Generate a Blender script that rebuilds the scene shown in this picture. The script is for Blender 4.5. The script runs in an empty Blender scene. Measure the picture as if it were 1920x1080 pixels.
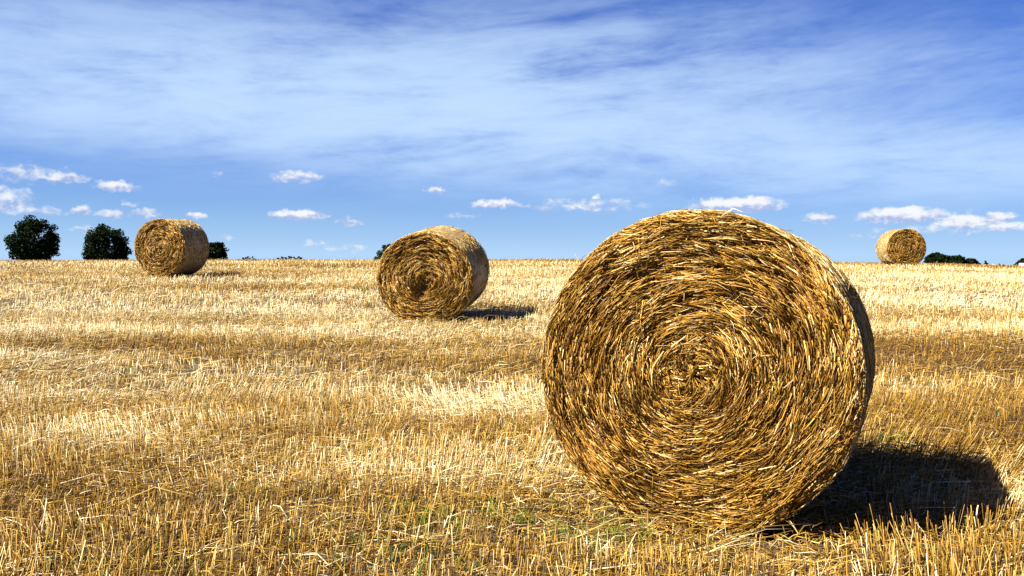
import bpy, math
import numpy as np

# ------------------------------------------------------------------ camera, light, exposure
scene = bpy.context.scene
COL = scene.collection
CAM_H = 1.27
cam = bpy.data.cameras.new('camera')
cam.sensor_width = 36.0
cam.lens = 32.0
cam.clip_start = 0.05
cam.clip_end = 9000.0
cam_ob = bpy.data.objects.new('camera', cam)
COL.objects.link(cam_ob)
cam_ob.location = (0, 0, CAM_H)
cam_ob.rotation_euler = (math.pi / 2 - math.atan(50.0 / 1706.7), 0, 0)
scene.camera = cam_ob
scene.render.resolution_x, scene.render.resolution_y = 1024, 576
scene.view_settings.view_transform = 'Standard'
scene.view_settings.look = 'None'
scene.view_settings.exposure = 1.9
scene.view_settings.gamma = 1.0

SUN_EL = math.radians(45.5)
SUN_AZ = math.radians(20)            # measured from -x towards the camera side (-y)
to_sun = np.array([-math.cos(SUN_AZ) * math.cos(SUN_EL), -math.sin(SUN_AZ) * math.cos(SUN_EL), math.sin(SUN_EL)])
sun = bpy.data.lights.new('sun', 'SUN')
sun.energy = 5.0
sun.angle = math.radians(0.5)
sun.color = (1.0, 0.93, 0.82)
sun_ob = bpy.data.objects.new('sun', sun)
COL.objects.link(sun_ob)
sun_ob.location = (-30, -20, 40)
from mathutils import Vector
sun_ob.rotation_euler = Vector(to_sun).to_track_quat('Z', 'Y').to_euler()


# ------------------------------------------------------------------ node expression helper
class X:
    """a float socket that builds Math nodes when used in arithmetic"""
    nt = None

    def __init__(self, s):
        self.s = s

    @staticmethod
    def op(name, *a, clamp=False):
        n = X.nt.nodes.new('ShaderNodeMath')
        n.operation = name
        n.use_clamp = clamp
        for i, v in enumerate(a):
            if isinstance(v, X):
                X.nt.links.new(v.s, n.inputs[i])
            else:
                n.inputs[i].default_value = float(v)
        return X(n.outputs[0])

    def __add__(s, o): return X.op('ADD', s, o)
    def __radd__(s, o): return X.op('ADD', o, s)
    def __sub__(s, o): return X.op('SUBTRACT', s, o)
    def __rsub__(s, o): return X.op('SUBTRACT', o, s)
    def __mul__(s, o): return X.op('MULTIPLY', s, o)
    def __rmul__(s, o): return X.op('MULTIPLY', o, s)
    def __truediv__(s, o): return X.op('DIVIDE', s, o)


def clamp01(a): return X.op('ADD', a, 0.0, clamp=True)


def sstep(a, lo, hi):
    n = X.nt.nodes.new('ShaderNodeMapRange')
    n.interpolation_type = 'SMOOTHSTEP'
    X.nt.links.new(a.s, n.inputs['Value'])
    n.inputs['From Min'].default_value = lo
    n.inputs['From Max'].default_value = hi
    return X(n.outputs['Result'])


def comb(x, y, z=0.0):
    n = X.nt.nodes.new('ShaderNodeCombineXYZ')
    for i, v in enumerate((x, y, z)):
        if isinstance(v, X):
            X.nt.links.new(v.s, n.inputs[i])
        else:
            n.inputs[i].default_value = float(v)
    return n.outputs[0]


def noise(vec, scale, detail=4.0, rough=0.5, dist=0.0):
    n = X.nt.nodes.new('ShaderNodeTexNoise')
    X.nt.links.new(vec, n.inputs['Vector'])
    n.inputs['Scale'].default_value = scale
    n.inputs['Detail'].default_value = detail
    n.inputs['Roughness'].default_value = rough
    n.inputs['Distortion'].default_value = dist
    return X(n.outputs['Fac'])


def mixc(fac, a, b, mode='MIX'):
    n = X.nt.nodes.new('ShaderNodeMix')
    n.data_type = 'RGBA'
    n.blend_type = mode
    if isinstance(fac, X):
        X.nt.links.new(fac.s, n.inputs[0])
    else:
        n.inputs[0].default_value = fac
    for i, v in ((6, a), (7, b)):
        if isinstance(v, (tuple, list)):
            n.inputs[i].default_value = (*v, 1.0)
        else:
            X.nt.links.new(v, n.inputs[i])
    return n.outputs[2]


# ------------------------------------------------------------------ sky: Nishita air, cirrus veil, fair-weather cumulus
SKY_STRENGTH = 0.05
world = bpy.data.worlds.new('World')
scene.world = world
world.use_nodes = True
X.nt = world.node_tree
X.nt.nodes.clear()
w_out = X.nt.nodes.new('ShaderNodeOutputWorld')
w_bg = X.nt.nodes.new('ShaderNodeBackground')
X.nt.links.new(w_bg.outputs[0], w_out.inputs[0])
w_bg.inputs['Strength'].default_value = SKY_STRENGTH
sky = X.nt.nodes.new('ShaderNodeTexSky')
sky.sky_type = 'NISHITA'
sky.sun_disc = False
sky.sun_elevation = SUN_EL
sky.sun_rotation = math.atan2(to_sun[0], to_sun[1])
sky.altitude = 300
sky.air_density = 1.0
sky.dust_density = 0.3
sky.ozone_density = 3.0

tc = X.nt.nodes.new('ShaderNodeTexCoord')
sep = X.nt.nodes.new('ShaderNodeSeparateXYZ')
X.nt.links.new(tc.outputs['Generated'], sep.inputs[0])
dx, dy, dz = (X(sep.outputs[i]) for i in range(3))
az = X.op('ARCTAN2', dx, dy)                    # bearing, 0 = north (+y), radians
el = X.op('ARCSINE', dz)                        # elevation, radians


def bearing(px): return math.atan((px - 960) / 1706.7)
def height(px, py): return math.atan((490 - py) / 1706.7 * math.cos(bearing(px)))


def bump(caz, cel, waz, wel, shear=0.0):
    """soft elliptical patch of sky"""
    u = (az - caz) * (1.0 / waz)
    v = (el - cel - (az - caz) * shear) * (1.0 / wel)
    return X.op('EXPONENT', (u * u + v * v) * -1.0)


def sky_patch(px, py, hw, hh, tilt=0.0):
    return bump(bearing(px), height(px, py), hw / 1706.7, hh / 1706.7, tilt)


# deep clear blue of the air
base = mixc(1.0, sky.outputs[0], (0.068, 0.215, 0.62), 'MULTIPLY')
hs = X.nt.nodes.new('ShaderNodeHueSaturation')
hs.inputs['Saturation'].default_value = 1.12
hs.inputs['Value'].default_value = 1.0
X.nt.links.new(base, hs.inputs['Color'])
base = hs.outputs[0]
EXPO = 2 ** scene.view_settings.exposure
k = 1.0 / SKY_STRENGTH / EXPO
low = X.op('EXPONENT', X.op('MAXIMUM', el, 0.0) * -11.5) * (0.4 + 0.7 * sstep(X.op('COSINE', az), -0.2, 0.75))  # horizon glow, dimmed beside and behind the camera to cut fill on shaded sides
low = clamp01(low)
base = mixc(1.0, base, comb(*[1.0 - 0.72 * sstep(el, 0.29, 0.70)] * 3), 'MULTIPLY')  # upper sky darkened beyond the air's own blue, to weaken fill in the shade
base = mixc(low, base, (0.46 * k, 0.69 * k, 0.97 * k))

# cirrus veil
warp = noise(comb(az * 2.2, el * 6.0, 3.0), 1.0, 3.0, 0.5)
st_v = comb(az * 5.0 + warp * 1.2, (el - az * 0.06) * 24.0 + warp * 2.2, 7.3)
streak = noise(st_v, 1.0, 8.0, 0.60, 0.15)
fine = noise(comb(az * 17.0 + warp * 3.0 + (el - az * 0.2) * 20.0, (el - az * 0.09) * 60.0 + warp * 3.0, 1.7), 1.0, 6.0, 0.65)
veil = (sky_patch(260, 195, 560, 68, 0.0) * 0.95 + sky_patch(760, 210, 520, 80, -0.06) * 1.25
        + sky_patch(1300, 285, 640, 75, -0.03) * 1.0 + sky_patch(1850, 310, 300, 50) * 0.55
        + sky_patch(1010, 110, 420, 80, 0.05) * 0.6 + sky_patch(150, 50, 700, 75) * 0.42
        + sky_patch(1500, 150, 420, 50, 0.03) * 0.5)
veil = veil + (bump(0.0, 0.55, 3.0, 0.35) * 0.15)
tex = sstep(streak * 0.58 + fine * 0.30 + noise(comb(az * 1.6, el * 6.0 - az * 0.3, 2.0), 1.0, 3.0, 0.5) * 0.24, 0.36, 0.78)
veil_m = 1.0 - X.op('EXPONENT', (veil * (0.22 + 2.0 * tex) + 0.025 * tex * sstep(el, 0.05, 0.12)) * -1.0)
veil_m = veil_m * 0.97
veil_col = (5.8 / 10 / SKY_STRENGTH, 7.8 / 10 / SKY_STRENGTH, 10.6 / 10 / SKY_STRENGTH)
veil_col = tuple(c / EXPO for c in veil_col)
colr = mixc(veil_m, base, veil_col)

# low cumulus: (px, py, half width, half height, density) give bearing and elevation of each puff
PUFFS = [(60, 333, 78, 20, .5), (118, 338, 40, 11, .85), (220, 354, 40, 10, .9), (15, 382, 44, 24, .6), (60, 400, 60, 9, .5),
         (555, 336, 46, 12, .85), (820, 361, 22, 8, 1.0), (928, 387, 46, 10, 1.0), (563, 408, 48, 11, 1.0),
         (655, 420, 26, 9, .75), (366, 409, 20, 9, .8), (158, 398, 14, 9, .65), (210, 404, 30, 7, .65),
         (264, 404, 30, 9, .6), (250, 386, 14, 6, .6), (1378, 390, 86, 17, 1.15), (1100, 390, 110, 15, .5),
         (1120, 373, 10, 6, .7), (1248, 347, 20, 7, .5), (1540, 414, 40, 11, .6), (1690, 409, 70, 16, 1.2),
         (1805, 421, 38, 16, 1.15), (1870, 413, 26, 11, 1.0), (1890, 430, 52, 9, .7), (158, 434, 22, 9, .5),
         (588, 463, 22, 9, .55), (650, 470, 46, 9, .42), (408, 331, 22, 6, .45), (1760, 435, 120, 10, .45),
         (870, 409, 34, 6, .45), (1620, 447, 26, 6, .4), (425, 448, 16, 5, .4)]
cn = noise(comb(az, el * 1.5, 0.0), 62.0, 6.0, 0.6)
cn2 = noise(comb(az + 0.0035, el * 1.5 - 0.006, 0.0), 62.0, 4.0, 0.6)
az_w = az + (noise(comb(az, el * 1.3, 4.0), 95.0, 3.0, 0.6) - 0.5) * 0.022
el_w = el + (noise(comb(az, el * 1.3, 9.0), 80.0, 4.0, 0.6) - 0.5) * 0.013
dens = None
shade = None
for (px, py, hw, hh, s) in PUFFS:
    u = (az_w - bearing(px)) * (1706.7 / hw * 0.88)
    v = (el_w - height(px, py - 2)) * (1706.7 / hh * 0.80)
    vv = X.op('MAXIMUM', v, v * -1.8)                       # flat base, domed top
    d = X.op('MAXIMUM', (1.25 - u * u - vv * vv) * s, 0.0)
    dens = d if dens is None else X.op('MAXIMUM', dens, d)
    sh = d * v
    shade = sh if shade is None else shade + sh
cm = sstep(dens + (cn - 0.5) * 2.0 * sstep(dens, 0.0, 0.25), 0.10, 1.1)
lit = clamp01(0.46 + (cn - cn2) * 3.0 + shade * 1.6)
k = 1.0 / SKY_STRENGTH / EXPO
c_col = mixc(lit, (0.42 * k, 0.52 * k, 0.82 * k), (0.98 * k, 0.98 * k, 1.0 * k))
colr = mixc(cm * 0.92, colr, c_col)
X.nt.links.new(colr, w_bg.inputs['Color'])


# ------------------------------------------------------------------ general helpers
rng = np.random.default_rng(11)
_tab = np.random.default_rng(5).random((512, 512))


def vnoise(x, y, seed=0):
    x = np.asarray(x, float) + seed * 17.31
    y = np.asarray(y, float) + seed * 5.77
    xi, yi = np.floor(x).astype(int), np.floor(y).astype(int)
    fx, fy = x - xi, y - yi
    fx, fy = fx * fx * (3 - 2 * fx), fy * fy * (3 - 2 * fy)
    t = lambda a, b: _tab[a % 512, b % 512]
    return ((t(xi, yi) * (1 - fx) + t(xi + 1, yi) * fx) * (1 - fy)
            + (t(xi, yi + 1) * (1 - fx) + t(xi + 1, yi + 1) * fx) * fy)


def fbm(x, y, seed=0, oct=3):
    s, a, n = 0, 1.0, 0
    for i in range(oct):
        s = s + a * vnoise(x * 2 ** i, y * 2 ** i, seed + 3 * i)
        n += a
        a *= 0.5
    return s / n


def smooth(a, lo, hi):
    t = np.clip((a - lo) / (hi - lo), 0, 1)
    return t * t * (3 - 2 * t)


def tag(o, label=None, cat=None, group=None, kind=None):
    if label: o['label'] = label
    if cat: o['category'] = cat
    if group: o['group'] = group
    if kind: o['kind'] = kind
    return o


def link(name, me, mat, parent=None):
    o = bpy.data.objects.new(name, me)
    COL.objects.link(o)
    if mat: me.materials.append(mat)
    if parent: o.parent = parent
    return o


def empty(name, loc, rot=(0, 0, 0)):
    o = bpy.data.objects.new(name, None)
    COL.objects.link(o)
    o.location = loc
    o.rotation_euler = rot
    o.empty_display_size = 0.2
    return o


def raw_mesh(name, verts, quads, tris=None, cols=None, smooth_shade=False):
    me = bpy.data.meshes.new(name)
    nq = len(quads)
    nt_ = 0 if tris is None else len(tris)
    me.vertices.add(len(verts))
    me.vertices.foreach_set('co', np.ascontiguousarray(verts, dtype=np.float32).ravel())
    loops = np.asarray(quads, np.int32).ravel()
    starts = np.arange(nq, dtype=np.int32) * 4
    if nt_:
        loops = np.concatenate([loops, np.asarray(tris, np.int32).ravel()])
        starts = np.concatenate([starts, nq * 4 + np.arange(nt_, dtype=np.int32) * 3])
    me.loops.add(len(loops))
    me.loops.foreach_set('vertex_index', loops.astype(np.int32))
    me.polygons.add(nq + nt_)
    me.polygons.foreach_set('loop_start', starts.astype(np.int32))
    if smooth_shade:
        me.polygons.foreach_set('use_smooth', np.ones(nq + nt_, bool))
    me.update(calc_edges=True)
    if cols is not None:
        at = me.attributes.new('tint', 'FLOAT_COLOR', 'POINT')
        c4 = np.ones((len(verts), 4), np.float32)
        c4[:, :3] = cols
        at.data.foreach_set('color', c4.ravel())
    return me


def tubes(name, pts, rad, cols, sides=3, taper=1.0, smooth_shade=False):
    """many thin closed stalks in one mesh. pts (N,K,3), rad (N,), cols (N,3)"""
    N, K = pts.shape[:2]
    d = pts[:, -1] - pts[:, 0]
    d /= np.linalg.norm(d, axis=1, keepdims=True) + 1e-9
    ref = rng.normal(size=(N, 3))
    u = np.cross(d, ref)
    u /= np.linalg.norm(u, axis=1, keepdims=True) + 1e-9
    v = np.cross(d, u)
    ang = np.arange(sides) * 2 * np.pi / sides
    ring = u[:, None, :] * np.cos(ang)[None, :, None] + v[:, None, :] * np.sin(ang)[None, :, None]   # N,S,3
    tp = np.linspace(1.0, taper, K)
    V = pts[:, :, None, :] + ring[:, None] * (rad[:, None] * tp[None])[:, :, None, None]              # N,K,S,3
    V = V.reshape(-1, 3)
    base_i = (np.arange(N) * K * sides)[:, None]
    q = []
    for k in range(K - 1):
        for s in range(sides):
            s2 = (s + 1) % sides
            q.append([k * sides + s, k * sides + s2, (k + 1) * sides + s2, (k + 1) * sides + s])
    q = np.array(q)
    quads = (base_i[:, :, None] + q[None]).reshape(-1, 4)
    tris = None
    if sides == 3:
        t = np.array([[0, 2, 1], [(K - 1) * 3, (K - 1) * 3 + 1, (K - 1) * 3 + 2]])
        tris = (base_i[:, :, None] + t[None]).reshape(-1, 3)
    cv = np.repeat(cols, K * sides, axis=0)
    return raw_mesh(name, V, quads, tris, cv, smooth_shade)


# ------------------------------------------------------------------ materials
def new_mat(name):
    m = bpy.data.materials.new(name)
    m.use_nodes = True
    X.nt = m.node_tree
    return m, X.nt.nodes['Principled BSDF']


def straw_material(name, rough=0.5, spec=0.35):
    m, b = new_mat(name)
    a = X.nt.nodes.new('ShaderNodeAttribute')
    a.attribute_name = 'tint'
    g = X.nt.nodes.new('ShaderNodeNewGeometry')
    n = noise(g.outputs['Position'], 55.0, 3.0, 0.6)
    f = 0.72 + n * 0.56
    col = mixc(1.0, a.outputs['Color'], comb(f, f, f), 'MULTIPLY')
    X.nt.links.new(col, b.inputs['Base Color'])
    b.inputs['Roughness'].default_value = rough
    b.inputs['Specular IOR Level'].default_value = spec
    return m


M_straw = straw_material('dry_straw', 0.5, 0.15)
M_leaf = straw_material('foliage', 0.7, 0.04)


def soil_material():
    m, b = new_mat('straw_covered_soil')
    g = X.nt.nodes.new('ShaderNodeNewGeometry')
    p = g.outputs['Position']
    big = noise(p, 0.35, 4.0, 0.6)
    chaff = sstep(noise(p, 42.0, 6.0, 0.75, 1.5), 0.47, 0.60)
    clod = noise(p, 9.0, 6.0, 0.65)
    soil = mixc(clod, (0.020, 0.012, 0.006), (0.065, 0.041, 0.022))
    straw = mixc(big, (0.20, 0.112, 0.028), (0.33, 0.22, 0.08))
    X.nt.links.new(mixc(chaff * 0.75, soil, straw), b.inputs['Base Color'])
    b.inputs['Roughness'].default_value = 0.9
    bm = X.nt.nodes.new('ShaderNodeBump')
    bm.inputs['Strength'].default_value = 0.8
    bm.inputs['Distance'].default_value = 0.02
    X.nt.links.new((clod + chaff * 0.4).s, bm.inputs['Height'])
    X.nt.links.new(bm.outputs[0], b.inputs['Normal'])
    return m


def packed_straw_material():
    """rolled straw: fine streaks that run round the bale"""
    m, b = new_mat('packed_straw')
    t = X.nt.nodes.new('ShaderNodeTexCoord')
    s = X.nt.nodes.new('ShaderNodeSeparateXYZ')
    X.nt.links.new(t.outputs['Object'], s.inputs[0])
    x, y, z = X(s.outputs[0]), X(s.outputs[1]), X(s.outputs[2]) - 0.75
    r = X.op('SQRT', x * x + z * z)
    th = X.op('ARCTAN2', z, x)
    v = comb(r * 60.0, th * 4.0, y * 30.0)
    n = noise(v, 1.0, 5.0, 0.65)
    col = mixc(sstep(n, 0.35, 0.68), (0.02, 0.009, 0.002), (0.12, 0.062, 0.012))
    X.nt.links.new(col, b.inputs['Base Color'])
    b.inputs['Roughness'].default_value = 0.75
    bm = X.nt.nodes.new('ShaderNodeBump')
    bm.inputs['Strength'].default_value = 0.7
    bm.inputs['Distance'].default_value = 0.02
    X.nt.links.new(n.s, bm.inputs['Height'])
    X.nt.links.new(bm.outputs[0], b.inputs['Normal'])
    return m


def wrap_material():
    # flattened outer straw under a fine net
    m, b = new_mat('wrapped_straw')
    t = X.nt.nodes.new('ShaderNodeTexCoord')
    s = X.nt.nodes.new('ShaderNodeSeparateXYZ')
    X.nt.links.new(t.outputs['Object'], s.inputs[0])
    x, y, z = X(s.outputs[0]), X(s.outputs[1]), X(s.outputs[2]) - 0.75
    th = X.op('ARCTAN2', z, x)
    n = noise(comb(th * 9.0, y * 75.0, 2.0), 1.0, 5.0, 0.7, 0.6)
    n2 = noise(t.outputs['Object'], 7.0, 5.0, 0.6)
    col = mixc(sstep(n, 0.30, 0.70), (0.085, 0.043, 0.010), (0.47, 0.345, 0.155))
    col = mixc(sstep(n2, 0.35, 0.75) * 0.6, col, (0.20, 0.115, 0.028))
    X.nt.links.new(col, b.inputs['Base Color'])
    b.inputs['Roughness'].default_value = 0.6
    bm = X.nt.nodes.new('ShaderNodeBump')
    bm.inputs['Strength'].default_value = 0.6
    bm.inputs['Distance'].default_value = 0.012
    X.nt.links.new(n.s, bm.inputs['Height'])
    X.nt.links.new(bm.outputs[0], b.inputs['Normal'])
    return m


def plain_material(name, c0, c1, scale, rough=0.8):
    m, b = new_mat(name)
    g = X.nt.nodes.new('ShaderNodeNewGeometry')
    n = noise(g.outputs['Position'], scale, 5.0, 0.6)
    X.nt.links.new(mixc(n, c0, c1), b.inputs['Base Color'])
    b.inputs['Roughness'].default_value = rough
    bm = X.nt.nodes.new('ShaderNodeBump')
    bm.inputs['Strength'].default_value = 0.5
    X.nt.links.new(n.s, bm.inputs['Height'])
    X.nt.links.new(bm.outputs[0], b.inputs['Normal'])
    return m


M_soil = soil_material()
M_packed = packed_straw_material()
M_wrap = wrap_material()
M_bark = plain_material('bark', (0.05, 0.035, 0.022), (0.12, 0.09, 0.06), 4.0)
M_stone = plain_material('chalk_stone', (0.40, 0.38, 0.33), (0.58, 0.55, 0.50), 30.0)
M_white = plain_material('white_paint', (0.70, 0.70, 0.69), (0.82, 0.82, 0.80), 1.5)

DARK = np.array([0.15, 0.068, 0.010])
GOLD = np.array([0.52, 0.29, 0.030])
PALE = np.array([0.78, 0.54, 0.165])
WHITE = np.array([0.87, 0.77, 0.50])
DARK, GOLD, PALE, WHITE = DARK * 0.46, GOLD * 0.52, PALE * 0.54, WHITE * 0.70


def straw_colour(n, pale, spread=0.30):
    """pale in 0..1 per straw: from brown through gold to bleached"""
    t = np.clip(pale + rng.normal(0, spread, n), 0, 1)[:, None]
    c = np.where(t < 0.4, DARK + (GOLD - DARK) * np.clip(t / 0.4, 0, 1),
                 np.where(t < 0.75, GOLD + (PALE - GOLD) * (t - 0.4) / 0.35, PALE + (WHITE - PALE) * (t - 0.75) / 0.25))
    c = c * rng.normal(1.0, 0.12, (n, 1))
    c = c * (1 + rng.normal(0, 0.05, (n, 3)))
    return np.clip(c, 0.01, 0.88)


# ------------------------------------------------------------------ ground
_py = np.array([-60, 0, 4.2, 8, 14.65, 19, 23.7, 30, 36, 43, 50, 60, 80, 120, 180, 300, 600, 3000, 6000], float)
_pz = np.array([-0.6, -0.03, 0, .05, .25, .53, .81, 1.04, 1.15, 1.215, 1.225, 1.05, .3, -2.5, -7, -12, -16, -18, -18], float)
_gy = np.concatenate([np.arange(-60, 200, 0.25), np.arange(200, 6001, 20.0)])
_gz = np.interp(_gy, _py, _pz)
_ker = np.hanning(23)
_ker /= _ker.sum()
_gs = np.convolve(np.pad(_gz, 11, mode='edge'), _ker, 'valid')


def ground_z(x, y):
    x, y = np.asarray(x, float), np.asarray(y, float)
    z = np.interp(y, _gy, _gs)
    w = smooth(y, 18, 45)
    tr = x / np.maximum(y, 5)
    z = z - w * (smooth(tr, 0.05, 0.55) * 0.20 + smooth(tr, 0.44, 0.58) * 0.14 + smooth(-tr, 0.25, 0.6) * 0.05)
    fade = 1 - smooth(y, 60, 120)
    z = z + (vnoise(x * 0.5, y * 0.5, 2) - 0.5) * 0.05 * fade + (vnoise(x * 2.2, y * 2.2, 4) - 0.5) * 0.025 * fade * (1 - smooth(y, 15, 30))
    return z


def build_ground():
    ys = np.concatenate([np.linspace(-40, 2, 30)[:-1], np.arange(2, 14, 0.12), np.arange(14, 70, 0.5), np.geomspace(70, 5000, 60)])
    us = np.concatenate([-np.geomspace(400, 9, 26), np.linspace(-8, 8, 130), np.geomspace(9, 400, 26)])
    Xg = np.zeros((len(ys), len(us)))
    for i, y in enumerate(ys):
        s = 1.0 if y < 14 else (1.0 + (y - 14) / 10.0)
        Xg[i] = us * s
    Yg = np.repeat(ys[:, None], len(us), 1)
    Zg = ground_z(Xg, Yg)
    V = np.stack([Xg, Yg, Zg], -1).reshape(-1, 3)
    n = len(us)
    i = np.arange(len(ys) - 1)[:, None] * n + np.arange(n - 1)[None]
    quads = np.stack([i, i + 1, i + n + 1, i + n], -1).reshape(-1, 4)
    tag(link('ground', raw_mesh('ground', V, quads, smooth_shade=True), M_soil), kind='structure')


build_ground()

# ------------------------------------------------------------------ bales (pose of each: front base x, y, z, yaw, pitch, radius, length, sag)
BALES = dict(
    front=(.827, 4.173, .0, 23.3, -1.2, .752, 1.18, .99),
    mid=(-1.387, 14.65, .234, 9.3, 6.66, .749, 1.376, 1.066),
    left=(-9.153, 23.69, .861, 8.7, 1.5, .754, 1.323, .947),
    right=(15.369, 35.484, 1.04, 4.2, 0.0, .748, 1.348, .996))


def in_bale(x, y, margin=0.0, w=0.46):
    hit = np.zeros(len(x), bool)
    for (bx, by, bz, yaw, pi_, R, L, sx) in BALES.values():
        a = math.radians(yaw)
        rx, ry = x - bx, y - by
        along = rx * math.sin(a) + ry * math.cos(a)
        across = rx * math.cos(a) - ry * math.sin(a)
        hit |= (along > -margin) & (along < L + margin) & (np.abs(across) < w)
    return hit


# ------------------------------------------------------------------ stubble
def bleach(x, y):
    """how bleached the stubble is at a spot: bands along the drill direction plus patches"""
    yw = y + 0.10 * x + (vnoise(x * 0.25, y * 0.25, 8) - 0.5) * 1.6
    b = 0.45 + (fbm(x * 0.10, yw * 0.55, 21, 3) - 0.5) * 1.15 + (fbm(x * 0.5, yw * 1.6, 33, 2) - 0.5) * 0.55
    g = lambda cx, cy, wx, wy: np.exp(-((x - cx) / wx) ** 2 - ((y - cy) / wy) ** 2)
    b += 0.75 * g(-0.15, 7.5, 0.75, 0.6) + 0.55 * g(-2.9, 6.2, 0.95, 0.5) + 0.35 * g(3.2, 8.2, 1.6, 0.8) + 0.35 * g(-1.6, 7.9, 1.0, 0.3) + 0.3 * g(-1.0, 5.1, 1.2, 0.35)
    b -= 0.42 * g(-0.9, 6.25, 1.1, 0.3) + 0.10 * g(-2.2, 4.6, 2.2, 0.5)
    b -= 0.22 * np.exp(-((y - 9.9) / 0.45) ** 2) + 0.30 * g(4.2, 12.0, 2.5, 0.9)
    b -= 0.33 * np.exp(-((y - 26.0) / 2.6) ** 2) * (x < -3) + 0.35 * np.exp(-((y - 44) / 5) ** 2)
    b += 0.23 * smooth(y, 9, 13) * (1 - smooth(y, 30, 40)) - 0.03 * (1 - smooth(y, 4, 6.5))
    return np.clip(b, 0.05, 0.95)


def lean_field(x, y):
    a = vnoise(x * 0.8, y * 1.1, 41) * 2 - 1
    b = vnoise(x * 0.8, y * 1.1, 47) * 2 - 1
    lx = 0.16 + 0.55 * a * np.abs(a)
    ly = -0.05 + 0.4 * b * np.abs(b)
    g = lambda cx, cy, wx, wy: np.exp(-((x - cx) / wx) ** 2 - ((y - cy) / wy) ** 2)
    lx += -0.75 * g(-0.05, 7.4, 0.8, 0.6) - 0.45 * g(-2.7, 6.2, 0.6, 0.4) + 0.8 * g(-2.4, 4.4, 0.8, 0.35) + 0.5 * g(3.1, 5.2, 0.6, 0.9)
    return lx, ly


def stubble_zone(y0, y1, dens, rad, hgt, side):
    pts, cols, rads = [], [], []
    tw = lambda y: 0.60 * y + side
    area = (tw(y0) + tw(y1)) * (y1 - y0)
    n = int(area * dens)
    y = np.sqrt(rng.random(n) * (y1 ** 2 - y0 ** 2) + y0 ** 2)
    x = (rng.random(n) * 2 - 1) * tw(y)
    # drill rows, loosely
    row = np.round((y + 0.1 * x) / 0.135) * 0.135 - 0.1 * x
    y = np.where(rng.random(n) < 0.75, row + rng.normal(0, 0.022, n), y)
    keep = (rng.random(n) < 0.35 + 0.9 * vnoise(x * 1.7, y * 1.7, 61)) & ~in_bale(x, y)
    keep &= ~(in_bale(x, y, 0.45, 0.6) & (rng.random(n) < 0.55))
    x, y = x[keep], y[keep]
    n = len(x)
    b = bleach(x, y)
    lx, ly = lean_field(x, y)
    flat = (rng.random(n) < 0.07 + 0.35 * smooth(vnoise(x * 1.3, y * 1.8, 55), 0.62, 0.85))
    lx = lx + rng.normal(0, 0.14, n) + flat * rng.normal(0, 0.8, n)
    ly = ly + rng.normal(0, 0.11, n) + flat * rng.normal(0, 0.6, n)
    h = hgt * np.clip(rng.normal(1, 0.24, n), 0.35, 1.6) * (0.75 + 0.5 * vnoise(x * 0.6, y * 0.9, 71))
    h = h * np.where(in_bale(x, y, 0.55, 0.75), 0.6, 1.0)          # trodden round the bales
    # two old wheel tracks where the stalks were rolled flat
    tr = np.maximum(np.exp(-((y + 0.02 * x - 10.8) / 0.16) ** 2), np.exp(-((y + 0.02 * x - 9.1) / 0.14) ** 2))
    h = h * (1 - 0.55 * tr)
    lx = lx + tr * rng.normal(0.6, 0.9, n)
    dirv = np.stack([lx, ly, np.ones(n)], -1)
    dirv /= np.linalg.norm(dirv, axis=1, keepdims=True)
    p0 = np.stack([x, y, ground_z(x, y) - 0.012], -1)
    p1 = p0 + dirv * h[:, None]
    r = rad * np.clip(rng.normal(1, 0.25, n), 0.5, 1.8)
    return np.stack([p0, p1], 1), r, straw_colour(n, b)


def build_stubble():
    Z = [stubble_zone(2.6, 8.0, 1250, 0.0020, 0.140, 1.0), stubble_zone(8.0, 16.0, 520, 0.0027, 0.135, 1.2),
         stubble_zone(16.0, 28.0, 260, 0.0042, 0.13, 2.0), stubble_zone(28.0, 62.0, 85, 0.0075, 0.13, 3.0)]
    P = np.concatenate([z[0] for z in Z])
    R = np.concatenate([z[1] for z in Z])
    C = np.concatenate([z[2] for z in Z])
    print('stalks', len(P))
    tag(link('stubble', tubes('stubble', P, R, C, 3, 0.85), M_straw), kind='stuff',
        label='golden cut straw stubble standing over the whole field', cat='stubble')


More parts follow.
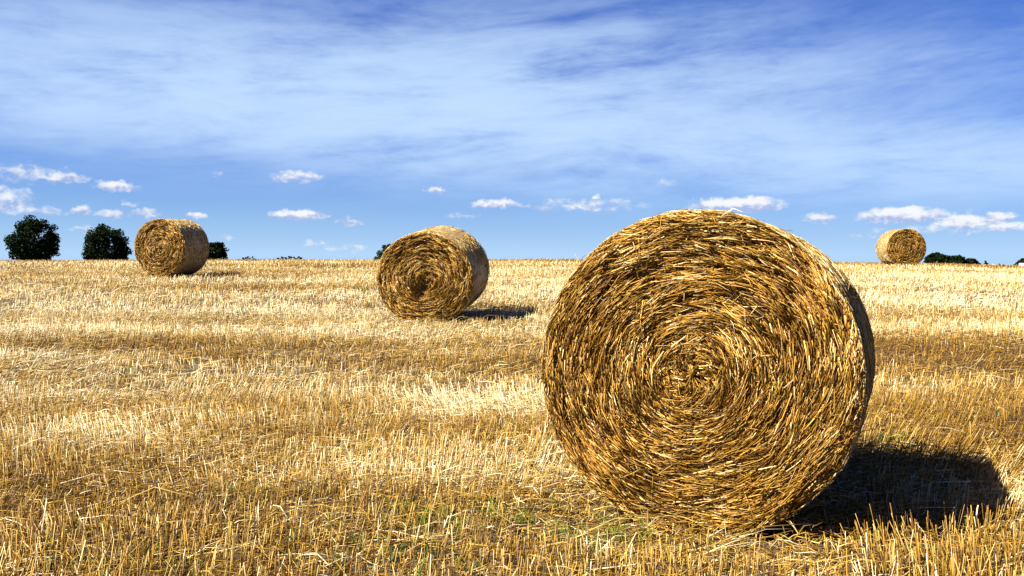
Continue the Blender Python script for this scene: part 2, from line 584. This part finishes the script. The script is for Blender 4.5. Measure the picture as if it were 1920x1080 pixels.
def build_litter():
    out = []
    for (y0, y1, dens, rad, ln) in ((2.6, 8, 1500, 0.0018, 0.12), (8, 16, 260, 0.0026, 0.17), (16, 30, 55, 0.0045, 0.2)):
        tw = lambda y: 0.60 * y + 1.0
        n = int((tw(y0) + tw(y1)) * (y1 - y0) * dens)
        y = np.sqrt(rng.random(n) * (y1 ** 2 - y0 ** 2) + y0 ** 2)
        x = (rng.random(n) * 2 - 1) * tw(y)
        keep = (rng.random(n) < 0.3 + 1.1 * fbm(x * 0.9, y * 1.6, 81, 2) ** 1.5) & ~in_bale(x, y, 0.0, 0.35)
        x, y = x[keep], y[keep]
        n = len(x)
        a = rng.random(n) * 2 * np.pi
        a = np.where(rng.random(n) < 0.5, rng.normal(0.5, 0.5, n), a)
        L = ln * rng.lognormal(0, 0.55, n)
        L = np.clip(L, 0.02, 0.55)
        lift = np.abs(rng.normal(0, 0.16, n))
        d = np.stack([np.cos(a), np.sin(a), lift], -1)
        hz = np.abs(rng.normal(0.012, 0.025, n)) + (rng.random(n) < 0.2) * rng.random(n) * 0.08
        p0 = np.stack([x, y, ground_z(x, y) + hz + 0.003], -1)
        mid = p0 + d * (L * 0.5)[:, None] + rng.normal(0, 0.05, (n, 3)) * L[:, None]
        mid[:, 2] += L * rng.normal(0.03, 0.03, n)
        p1 = p0 + d * L[:, None] - np.stack([0 * L, 0 * L, lift * L * 0.5], -1)
        pts = np.stack([p0, mid, p1], 1)
        gz = ground_z(pts[..., 0], pts[..., 1]) + 0.004
        pts[..., 2] = np.maximum(pts[..., 2], gz)
        r = rad * np.clip(rng.normal(1, 0.3, n), 0.4, 2)
        out.append((pts, r, straw_colour(n, np.clip(bleach(x, y) + 0.08, 0, 1))))
    # straw shed round the foot of the near bale and the middle one
    for key, n in (('front', 1500), ('mid', 400)):
        bx, by, bz, yaw, pi_, Rb, L, sx = BALES[key]
        a = math.radians(yaw)
        across, along = rng.normal(0, 0.45, n), rng.uniform(-0.40, L + 0.2, n) - np.abs(rng.normal(0, 0.1, n))
        x = bx + across * math.cos(a) + along * math.sin(a)
        y = by - across * math.sin(a) + along * math.cos(a)
        q = rng.random(n) * 6.283
        ln_ = rng.uniform(.05, .2, n)
        d = np.stack([np.cos(q), np.sin(q), rng.normal(0, .1, n)], -1) * ln_[:, None]
        p0 = np.stack([x, y, ground_z(x, y) + np.abs(rng.normal(.010, .015, n))], -1)
        pts = np.stack([p0, p0 + d * .5 + rng.normal(0, .008, (n, 3)), p0 + d], 1)
        pts[..., 2] = np.maximum(pts[..., 2], ground_z(pts[..., 0], pts[..., 1]) + .004)
        out.append((pts, (.0019 if key == 'front' else .003) * np.clip(rng.normal(1, .3, n), .4, 2), straw_colour(n, np.full(n, .5))))
    P, R, C = (np.concatenate([o[i] for o in out]) for i in range(3))
    print('litter', len(P))
    tag(link('fallen_straw', tubes('fallen_straw', P, R, C, 3, 0.9), M_straw), kind='stuff',
        label='loose broken straws lying between the standing stubble', cat='straw')


build_stubble()
build_litter()


# ------------------------------------------------------------------ bales
def arc_straws(rr, th, depth, L, tilt, out_tilt, R, sx, rad, pale, curve=1.0):
    """straws on the end of a bale. returns centre-line points in bale coordinates (face at y=0, outward -y)"""
    n = len(rr)
    s = np.array([-0.5, 0.0, 0.5])
    t = s[None] * L[:, None]                                       # along the straw
    ang = th[:, None] + curve * t / np.maximum(rr[:, None], 0.12) * np.cos(tilt)[:, None]
    r2 = rr[:, None] + t * np.sin(tilt)[:, None]
    x = np.cos(ang) * r2 * sx
    z = np.sin(ang) * r2 + R
    y = -depth[:, None] - t * np.sin(out_tilt)[:, None]
    return np.stack([x, y, z], -1)


def build_bale(key, label, n_face, n_side, rad, ln, seed, relief, hollow=None, swirl=0.0, n_loose=60, tone=0.28):
    global rng
    rng = np.random.default_rng(seed)
    bx, by, bz, yaw, pitch, R, L, sx = BALES[key]
    root = empty('straw_bale', (bx, by, bz), (math.radians(pitch), 0, -math.radians(yaw)))
    tag(root, label, 'bale', 'round straw bales across the field')
    # rolled body: a lathe with rounded rims, front face set back under the straw
    prof = [(0.0, .055), (R * .5, .052), (R - .07, .045), (R - .028, .05), (R - .016, .09), (R - .012, .3), (R - .010, L * .5), (R - .012, L - .1),
            (R - .03, L - .03), (R - .08, L), (R * .5, L + .01), (0.0, L + .012)]
    seg = 96
    V, Q = [], []
    for (r, y) in prof:
        for k in range(seg):
            a = 2 * math.pi * k / seg
            rj = r * (1 + 0.008 * math.sin(3 * a + seed) + 0.005 * math.sin(7 * a))
            V.append((math.cos(a) * rj * sx, y, math.sin(a) * rj + R))
    for i in range(len(prof) - 1):
        for k in range(seg):
            k2 = (k + 1) % seg
            Q.append((i * seg + k, i * seg + k2, (i + 1) * seg + k2, (i + 1) * seg + k))
    V = np.array(V)
    if hollow:
        hx, hz, hr, hd = hollow
        g = np.exp(-((V[:, 0] - hx) ** 2 + (V[:, 2] - R - hz) ** 2) / hr ** 2) * (V[:, 1] < 0.06)
        V[:, 1] += g * hd
    link('rolled_body', raw_mesh('rolled_body', V, np.array(Q), smooth_shade=True), M_packed, root)

    # straw spiral on the end
    n = n_face
    rr = np.sqrt(rng.random(n)) * (R - 0.004)
    th = rng.random(n) * 2 * np.pi
    xs, zs = np.cos(th) * rr, np.sin(th) * rr
    # flakes: straws of one flake share depth, slant and shade; cells long round the roll, thin across it
    q_r, q_t = rr / 0.034 + vnoise(xs * 5, zs * 5, seed) * 1.6, th * np.maximum(rr, 0.1) / 0.17
    flake = fbm(q_r, q_t, seed + 1, 2)
    slant = (vnoise(q_r * 0.7, q_t * 0.9, seed + 2) - 0.5) * 0.42 + (vnoise(xs * 3.0, zs * 3.0, seed + 3) - 0.5) * 0.3
    lump = fbm(xs * 3.2 + 9, zs * 3.2, seed + 4, 3)
    up = smooth(zs / R, -0.5, 0.8)
    rel = relief * (0.65 + 0.6 * up)
    depth = (flake - 0.60) * rel * 1.5 + (lump - 0.5) * 0.05 + rng.normal(0, 0.010, n)
    depth = depth * (1 - 0.6 * smooth(rr, R - 0.06, R - 0.02)) - 0.024 * smooth(rr, R - 0.045, R) ** 2                       # rounded rim
    core = 1 - smooth(rr / R, 0.05, 0.38)
    tilt = slant + rng.normal(0, 0.17, n) + core * (rng.normal(0, 0.7, n) + (vnoise(xs * 9, zs * 9, seed + 5) - 0.5) * 1.6) + (rng.random(n) < 0.06) * rng.normal(0, 0.9, n) + swirl
    otilt = rng.normal(0, 0.10, n) + (rng.random(n) < 0.08) * rng.normal(0, 0.35, n)
    Ls = np.clip(ln * rng.lognormal(0, 0.5, n), ln * 0.3, ln * 2.6) * (1 - 0.45 * core)
    Ls = np.minimum(Ls, 0.10 + rr * 0.9)
    if hollow:
        g = np.exp(-((xs * sx - hx) ** 2 + (zs - hz) ** 2) / hr ** 2)
        depth -= g * hd * 0.95
        keep = rng.random(n) > g * 0.6
    else:
        keep = np.ones(n, bool)
    # dark clefts between the flakes, more of them towards the top
    cleft = 1 - smooth(fbm(q_r * 1.9 + 40, q_t * 1.2, seed + 12, 2), 0.23 + 0.09 * up, 0.32 + 0.11 * up)
    cleft *= 1 - smooth(rr, R - 0.05, R - 0.03)
    keep &= rng.random(n) > cleft * (0.78 if key == 'front' else 0.5)
    depth -= cleft * 0.03
    depth = np.clip(depth, -0.055 - (hd if hollow else 0), 0.05)
    r_s = rad * np.clip(rng.normal(1, 0.3, n), 0.45, 2.0)
    rim = smooth(rr, R - 0.040, R - 0.015)
    pale = tone + 0.05 * rim + (rng.random(n) < 0.10) * 0.35 + (flake - 0.5) * (0.32 if key == 'front' else 0.20) + (fbm(xs * 4, zs * 4, seed + 6, 2) - 0.5) * 0.35
    pts = arc_straws(rr, th, depth, Ls, tilt, otilt, R, sx, r_s, pale)
    # keep the ends inside the rim
    rad_p = np.hypot(pts[..., 0] / sx, pts[..., 2] - R)
    lim = (R + 0.002 + 0.022 * (fbm(th * 7, th * 0 + seed, seed + 15, 3) - 0.55))[:, None]
    f = np.where(rad_p > lim, lim / np.maximum(rad_p, 1e-6), 1.0)
    pts[..., 0] *= f
    pts[..., 2] = (pts[..., 2] - R) * f + R
    col = straw_colour(n, pale, 0.27 if key == 'front' else 0.24) * np.array([1.07, 0.95, 0.74])
    link('end_face', tubes('end_face', pts[keep], r_s[keep], col[keep], 3, 0.9), M_straw, root)

    # straw round the side, held flat by the wrap: a smooth skin and the finest straws lying on it
    ws_pts = [(R - .022, .034), (R - .010, .030), (R - .001, .034), (R + .003, .07), (R + .005, L * .5), (R + .003, L - .06), (R - .01, L - .01), (R - .05, L + .004)]
    V, Q = [], []
    seg = 160
    for (r, y) in ws_pts:
        for k in range(seg):
            a = 2 * math.pi * k / seg
            w = 0.010 * (float(vnoise(math.cos(a) * 3 + seed, math.sin(a) * 3 + y * 2.0, seed)) - 0.5) + 0.006 * (float(vnoise(a * 25, y * 3.0, seed + 1)) - 0.5)
            V.append((math.cos(a) * (r + w) * sx, y, math.sin(a) * (r + w) + R))
    for i in range(len(ws_pts) - 1):
        for k in range(seg):
            k2 = (k + 1) % seg
            Q.append((i * seg + k, i * seg + k2, (i + 1) * seg + k2, (i + 1) * seg + k))
    skin = link('net_wrap', raw_mesh('net_wrap', np.array(V), np.array(Q), smooth_shade=True), M_wrap, root)
    n = n_side
    th = rng.random(n) * 2 * np.pi
    y = rng.random(n) ** 1.15 * (L - 0.02)
    edge = 1 - smooth(y, 0.0, 0.05)
    h = R + 0.001 + np.abs(rng.normal(0, 0.004, n)) - 0.006 * edge
    t = np.array([-0.5, 0, 0.5])[None] * np.clip(ln * 1.1 * rng.lognormal(0, 0.4, n), 0.04, 0.4)[:, None]
    sl = rng.normal(0, 0.38, n)[:, None]
    ang = th[:, None] + t * np.cos(sl) / R
    yy = np.clip(y[:, None] + t * np.sin(sl), -0.012, L + 0.005)
    hh = h[:, None] + t * rng.normal(0, 0.025, n)[:, None]
    pts = np.stack([np.cos(ang) * hh * sx, yy, np.sin(ang) * hh + R], -1)
    r_s = rad * 0.62 * np.clip(rng.normal(1, 0.3, n), 0.45, 2.0)
    col = straw_colour(n, 0.60 + (fbm(th * 3, y * 4, seed + 9, 2) - 0.5) * 0.4)
    link('outer_straw', tubes('outer_straw', pts, r_s, col, 3, 0.9), M_straw, skin)

    # single straws that stick out
    n = n_loose
    m = n // 2
    th = rng.random(n) * 2 * np.pi
    rr = np.where(np.arange(n) < m, np.sqrt(rng.random(n)) * R * 0.98, R)
    y = np.where(np.arange(n) < m, 0.0, rng.random(n) ** 2 * L * 0.9)
    p0 = np.stack([np.cos(th) * rr * sx, y, np.sin(th) * rr + R], -1)
    tang = np.stack([-np.sin(th), 0 * th, np.cos(th)], -1) * np.where(rng.random(n) < 0.5, 1, -1)[:, None]
    radial = np.stack([np.cos(th), 0 * th, np.sin(th)], -1)
    outv = np.where((np.arange(n) < m)[:, None], np.array([[0, -1.0, 0]]), radial)
    d = outv * rng.uniform(0.1, 0.7, n)[:, None] + tang * 0.9 + radial * rng.normal(0, 0.25, n)[:, None] + rng.normal(0, 0.25, (n, 3))
    d /= np.linalg.norm(d, axis=1, keepdims=True)
    LL = rng.uniform(0.05, 0.16, n)[:, None]
    LL[m:] *= 0.6
    p1 = p0 + d * LL * 0.55
    p2 = p0 + d * LL + rng.normal(0, 0.018, (n, 3)) - np.array([[0, 0, 0.012]])
    pts = np.stack([p0 - d * 0.03, p1, p2], 1)
    r_s = rad * 0.75 * np.clip(rng.normal(1, 0.25, n), 0.5, 1.6)
    o = link('loose_straw', tubes('loose_straw', pts, r_s, straw_colour(n, np.full(n, 0.5)), 3, 0.7), M_straw, root)
    o['kind'] = 'stuff'
    return root


build_bale('front', 'largest round straw bale, its ragged straw spiral filling the right foreground', 74000, 20000, .0018, .095, 101, .025, n_loose=200, tone=0.35)
build_bale('mid', 'round straw bale with a dark hollow in its spiral, left of the largest bale',
           20000, 8000, .0030, .095, 202, .026, hollow=(-0.04, -0.17, .08, .22), n_loose=70, tone=0.40)
build_bale('left', 'round straw bale with a shaded right side, beside the dark trees on the left', 12000, 5500, .0043, .11, 303, .024, n_loose=30, tone=0.36)
build_bale('right', 'small round straw bale on the right skyline with its left side sunlit', 11000, 5000, .0050, .12, 404, .024, n_loose=24, tone=0.28)
rng = np.random.default_rng(77)


# ------------------------------------------------------------------ trees beyond the crest
def px_to_world(px, py, dist):
    """ground plan position and height of a point seen at a bearing and elevation from the camera"""
    return (px - 960) / 1706.7 * dist, dist, CAM_H + (490 - py) / 1706.7 * dist


def skin_tubes(paths):
    V, Q = [], []
    for pts, rads in paths:
        b = len(V)
        k = 6
        for (p, r) in zip(pts, rads):
            for j in range(k):
                a = 2 * math.pi * j / k
                V.append((p[0] + math.cos(a) * r, p[1] + math.sin(a) * r, p[2]))
        for i in range(len(pts) - 1):
            for j in range(k):
                j2 = (j + 1) % k
                Q.append((b + i * k + j, b + i * k + j2, b + (i + 1) * k + j2, b + (i + 1) * k + j))
    return raw_mesh('trunk', np.array(V), np.array(Q), smooth_shade=True)


def tree(name, cat, label, px, top, half_w, dist, low, leaves, leaf, seed, group=None, squat=0.0, lobes=60, dark=(0.020, 0.034, 0.010), shape=2.0, trunk_name='trunk'):
    """px/top/half_w: where its crown stands as seen from the field; low: crown bottom as picture height"""
    r = np.random.default_rng(seed)
    x, y, zt = px_to_world(px, top, dist)
    zl = CAM_H + (490 - low) / 1706.7 * dist
    hw = half_w / 1706.7 * dist
    zb = float(ground_z(x, y)) - 0.1
    zl = max(zl, zb + 0.1)
    root = tag(empty(name, (x, y, zb)), label, cat, group)
    H = zt - zb
    c0 = zl - zb
    ch = H - c0
    mid = np.array([0, 0, c0 + ch * 0.46])
    # crown: leaf clumps on branch ends through an uneven egg
    u = r.normal(size=(lobes, 3))
    u /= np.linalg.norm(u, axis=1, keepdims=True)
    rad = r.uniform(0.45, 0.86, lobes) ** 0.6
    wob = 0.90 + 0.14 * r.random(lobes)
    cc = u * (rad * wob)[:, None] * np.array([hw, hw, ch * 0.54])
    cc[:, 2] = np.sign(cc[:, 2]) * np.abs(cc[:, 2]) ** 1.0
    if squat: cc[:, 0] *= np.where(cc[:, 2] < 0, 1 + squat, 1 - squat * 0.3)
    cc = mid + cc
    idx = r.integers(0, lobes, leaves)
    cr = (0.16 + 0.09 * r.random(lobes)) * min(hw, ch * 0.6)
    off = r.normal(size=(leaves, 3))
    off /= np.linalg.norm(off, axis=1, keepdims=True)
    p = cc[idx] + off * (cr[idx] * r.random(leaves) ** 0.35)[:, None] * np.array([1.15, 1.15, 0.9])
    p[:, 2] = np.clip(p[:, 2], max(c0 * 0.9, 0.05), H)
    # each leaf spray: a bent pair of quads
    a = r.normal(size=(leaves, 3)); a /= np.linalg.norm(a, axis=1, keepdims=True)
    b = np.cross(a, r.normal(size=(leaves, 3))); b /= np.linalg.norm(b, axis=1, keepdims=True)
    n_ = np.cross(a, b)
    s = leaf * r.uniform(0.6, 1.4, leaves)[:, None]
    V = np.stack([p - a * s - b * s * .5, p - a * s * .2 + b * s * .55 + n_ * s * .2, p + a * s, p + a * s * .1 - b * s * .6 + n_ * s * .15], 1).reshape(-1, 3)
    Q = np.arange(leaves * 4).reshape(-1, 4)
    tint = np.array(dark)[None] * np.array([0.34, 0.44, 0.30]) * (0.65 + 0.7 * r.random((lobes, 1)))[idx] * (0.75 + 0.5 * r.random((leaves, 1)))
    tint = tint * np.array([1 + 0.5 * (r.random() - 0.3), 1, 1])
    link('crown', raw_mesh('crown', V, Q, cols=np.repeat(tint, 4, 0)), M_leaf, root)
    tr = max(0.03 * H, 0.04)
    paths = [([(0, 0, -0.2), (0.02 * H, 0, c0 + ch * .25), (0, 0.02 * H, c0 + ch * 0.7)], [tr * 1.25, tr, tr * .35])]
    for k in range(9):
        e = cc[r.integers(0, lobes)]
        z0 = c0 + ch * r.uniform(0.02, 0.45)
        m_ = (np.array([0, 0, z0]) + e) / 2 + r.normal(0, 0.04 * hw, 3)
        paths.append(([(0, 0, z0), tuple(m_), tuple(e)], [tr * .5, tr * .35, tr * .12]))
    link(trunk_name, skin_tubes(paths), M_bark, root)
    return root


G = 'trees beyond the crest of the field'
tree('tree', 'tree', 'tallest dark round-crowned tree at the far left edge of the field', 63, 405, 47, 120, 497, 17100, .14, 1, G, squat=-0.10, lobes=170)
tree('tree', 'tree', 'dark broad-based tree between the tallest tree and the left bale', 200, 420, 43, 126, 503, 15200, .14, 2, G, squat=0.06, lobes=150)
tree('tree', 'tree', 'small dark tree half hidden behind the left bale', 403, 450, 23, 140, 500, 7600, .14, 3, G, lobes=90)
tree('tree', 'tree', 'green tree top peeking out left of the bale with the hollow', 734, 458, 34, 140, 505, 9500, .14, 4, G, lobes=90, dark=(.03, .05, .014))
B = 'low bushes along the skyline'
tree('bush', 'bush', 'thin low bush tops on the skyline right of the small dark tree', 470, 481, 18, 150, 492, 350, .14, 5, B, lobes=26)
tree('bush', 'bush', 'low bush line on the skyline midway between the left bale and the hollow bale', 545, 480, 28, 150, 493, 700, .16, 6, B, lobes=34)
H_ = 'trees behind the right bale'
tree('tree', 'tree', 'tallest spiky dark tree just right of the skyline bale', 1760, 472, 26, 180, 506, 7980, .19, 7, H_, lobes=80, dark=(.022, .032, .014))
tree('tree', 'tree', 'rounded dark tree in the middle of the clump right of the skyline bale', 1788, 478, 27, 184, 508, 7600, .19, 8, H_, lobes=80, dark=(.02, .03, .012))
tree('tree', 'tree', 'low brownish tree at the right end of the clump beside the skyline bale', 1820, 484, 19, 188, 508, 5700, .19, 9, H_, lobes=36, dark=(.035, .032, .014))
tree('bush', 'bush', 'tiny upright dark bush standing alone on the right skyline', 1848, 489, 5, 190, 506, 700, .2, 10, B, lobes=16)
tree('bush', 'bush', 'faint low bush top on the skyline left of the edge tree', 1876, 494, 8, 190, 506, 600, .2, 12, B, lobes=16)
tree('tree', 'tree', 'dark tree cut off by the right edge of the picture', 1922, 484, 22, 180, 508, 6650, .19, 13, H_, lobes=40, dark=(.022, .036, .012))

# ------------------------------------------------------------------ green weeds and chalk stones in the stubble
def build_weeds():
    r = np.random.default_rng(5)
    spots = []
    for (px, py, sp, n) in ((455, 945, 0.10, 7), (850, 985, 0.2, 9), (975, 985, 0.12, 8), (1085, 1025, 0.12, 6), (640, 1045, 0.4, 10),
                            (300, 1045, 0.35, 7), (1890, 800, .12, 5), (820, 1040, .3, 8), (1180, 1040, .2, 4), (1670, 850, .08, 4), (980, 775, .04, 3)):
        d = CAM_H / (py - 490) * 1706.7
        for k in range(n):
            spots.append(((px - 960) / 1706.7 * d + r.normal(0, sp), d + r.normal(0, sp * 0.8)))
    P, R_, C = [], [], []
    for (x, y) in spots:
        for k in range(r.integers(7, 15)):
            a = r.random() * 6.283
            h = r.uniform(0.05, 0.13)
            o = np.array([x + r.normal(0, .02), y + r.normal(0, .02), 0])
            o[2] = float(ground_z(o[0], o[1]))
            d = np.array([math.cos(a), math.sin(a), 0]) * r.uniform(.2, .8)
            P.append([o, o + np.array([0, 0, h * .6]) + d * h * .3, o + np.array([0, 0, h]) + d * h])
            R_.append(r.uniform(.0018, .0035))
            C.append(np.array([.095, .135, .018]) * r.uniform(.6, 1.5))
    tag(link('green_weeds', tubes('green_weeds', np.array(P), np.array(R_), np.array(C), 3, .3), M_leaf), kind='stuff',
        label='short green weeds sprouting between the stubble', cat='weeds')


build_weeds()


def stone(px, py, size, seed):
    r = np.random.default_rng(seed)
    d = CAM_H / (py - 490) * 1706.7
    x = (px - 960) / 1706.7 * d
    import bmesh
    bm = bmesh.new()
    bmesh.ops.create_icosphere(bm, subdivisions=2, radius=1.0)
    for v in bm.verts:
        n = v.co.normalized()
        v.co = n * (1 + 0.22 * math.sin(3 * n.x + seed) + 0.15 * math.sin(5 * n.y + 2 * seed) + r.normal(0, .05))
        v.co.z *= 0.65
        v.co *= size
    me = bpy.data.meshes.new('pale_stone')
    bm.to_mesh(me)
    bm.free()
    o = link('pale_stone', me, M_stone)
    o.location = (x, d, float(ground_z(x, d)) + size * 0.75)
    tag(o, 'small whitish stone lying among the stubble at lower left', 'stone', 'whitish stones in the stubble')


for i, (px, py, s) in enumerate(((237, 906, .016), (245, 911, .022), (251, 904, .017), (205, 911, .012))):
    stone(px, py, s, i + 1)


# ------------------------------------------------------------------ white shed far off at the right edge
def shed():
    x, y, z = px_to_world(1913, 494.5, 110)
    zb = float(ground_z(x + 2, y))
    root = tag(empty('shed', (x, y, zb), (0, 0, -bearing(1913))), 'white low shed just showing at the right edge of the picture', 'shed')
    h = z - zb
    w, dp = 5.0, 3.0
    V = np.array([(0, 0, 0), (w, 0, 0), (w, dp, 0), (0, dp, 0), (0, 0, h - .35), (w, 0, h - .35), (w, dp, h - .35), (0, dp, h - .35), (0, dp / 2, h - .05), (w, dp / 2, h - .05)])
    link('wall', raw_mesh('wall', V, np.array([(0, 1, 5, 4), (1, 2, 6, 5), (2, 3, 7, 6), (3, 0, 4, 7)]), np.array([(4, 7, 8), (5, 9, 6)])), M_white, root)
    e = .15
    Vr = np.array([(-e, -e, h - .38), (w + e, -e, h - .38), (w + e, dp / 2, h), (-e, dp / 2, h), (-e, dp + e, h - .38), (w + e, dp + e, h - .38)])
    Vr = np.concatenate([Vr, Vr + np.array([0, 0, .06])])
    link('roof', raw_mesh('roof', Vr, np.array([(0, 1, 2, 3), (3, 2, 5, 4), (6, 9, 8, 7), (9, 10, 11, 8), (0, 6, 7, 1), (4, 5, 11, 10), (0, 3, 9, 6), (3, 4, 10, 9), (1, 7, 8, 2), (2, 8, 11, 5)])), M_white, root)


shed()
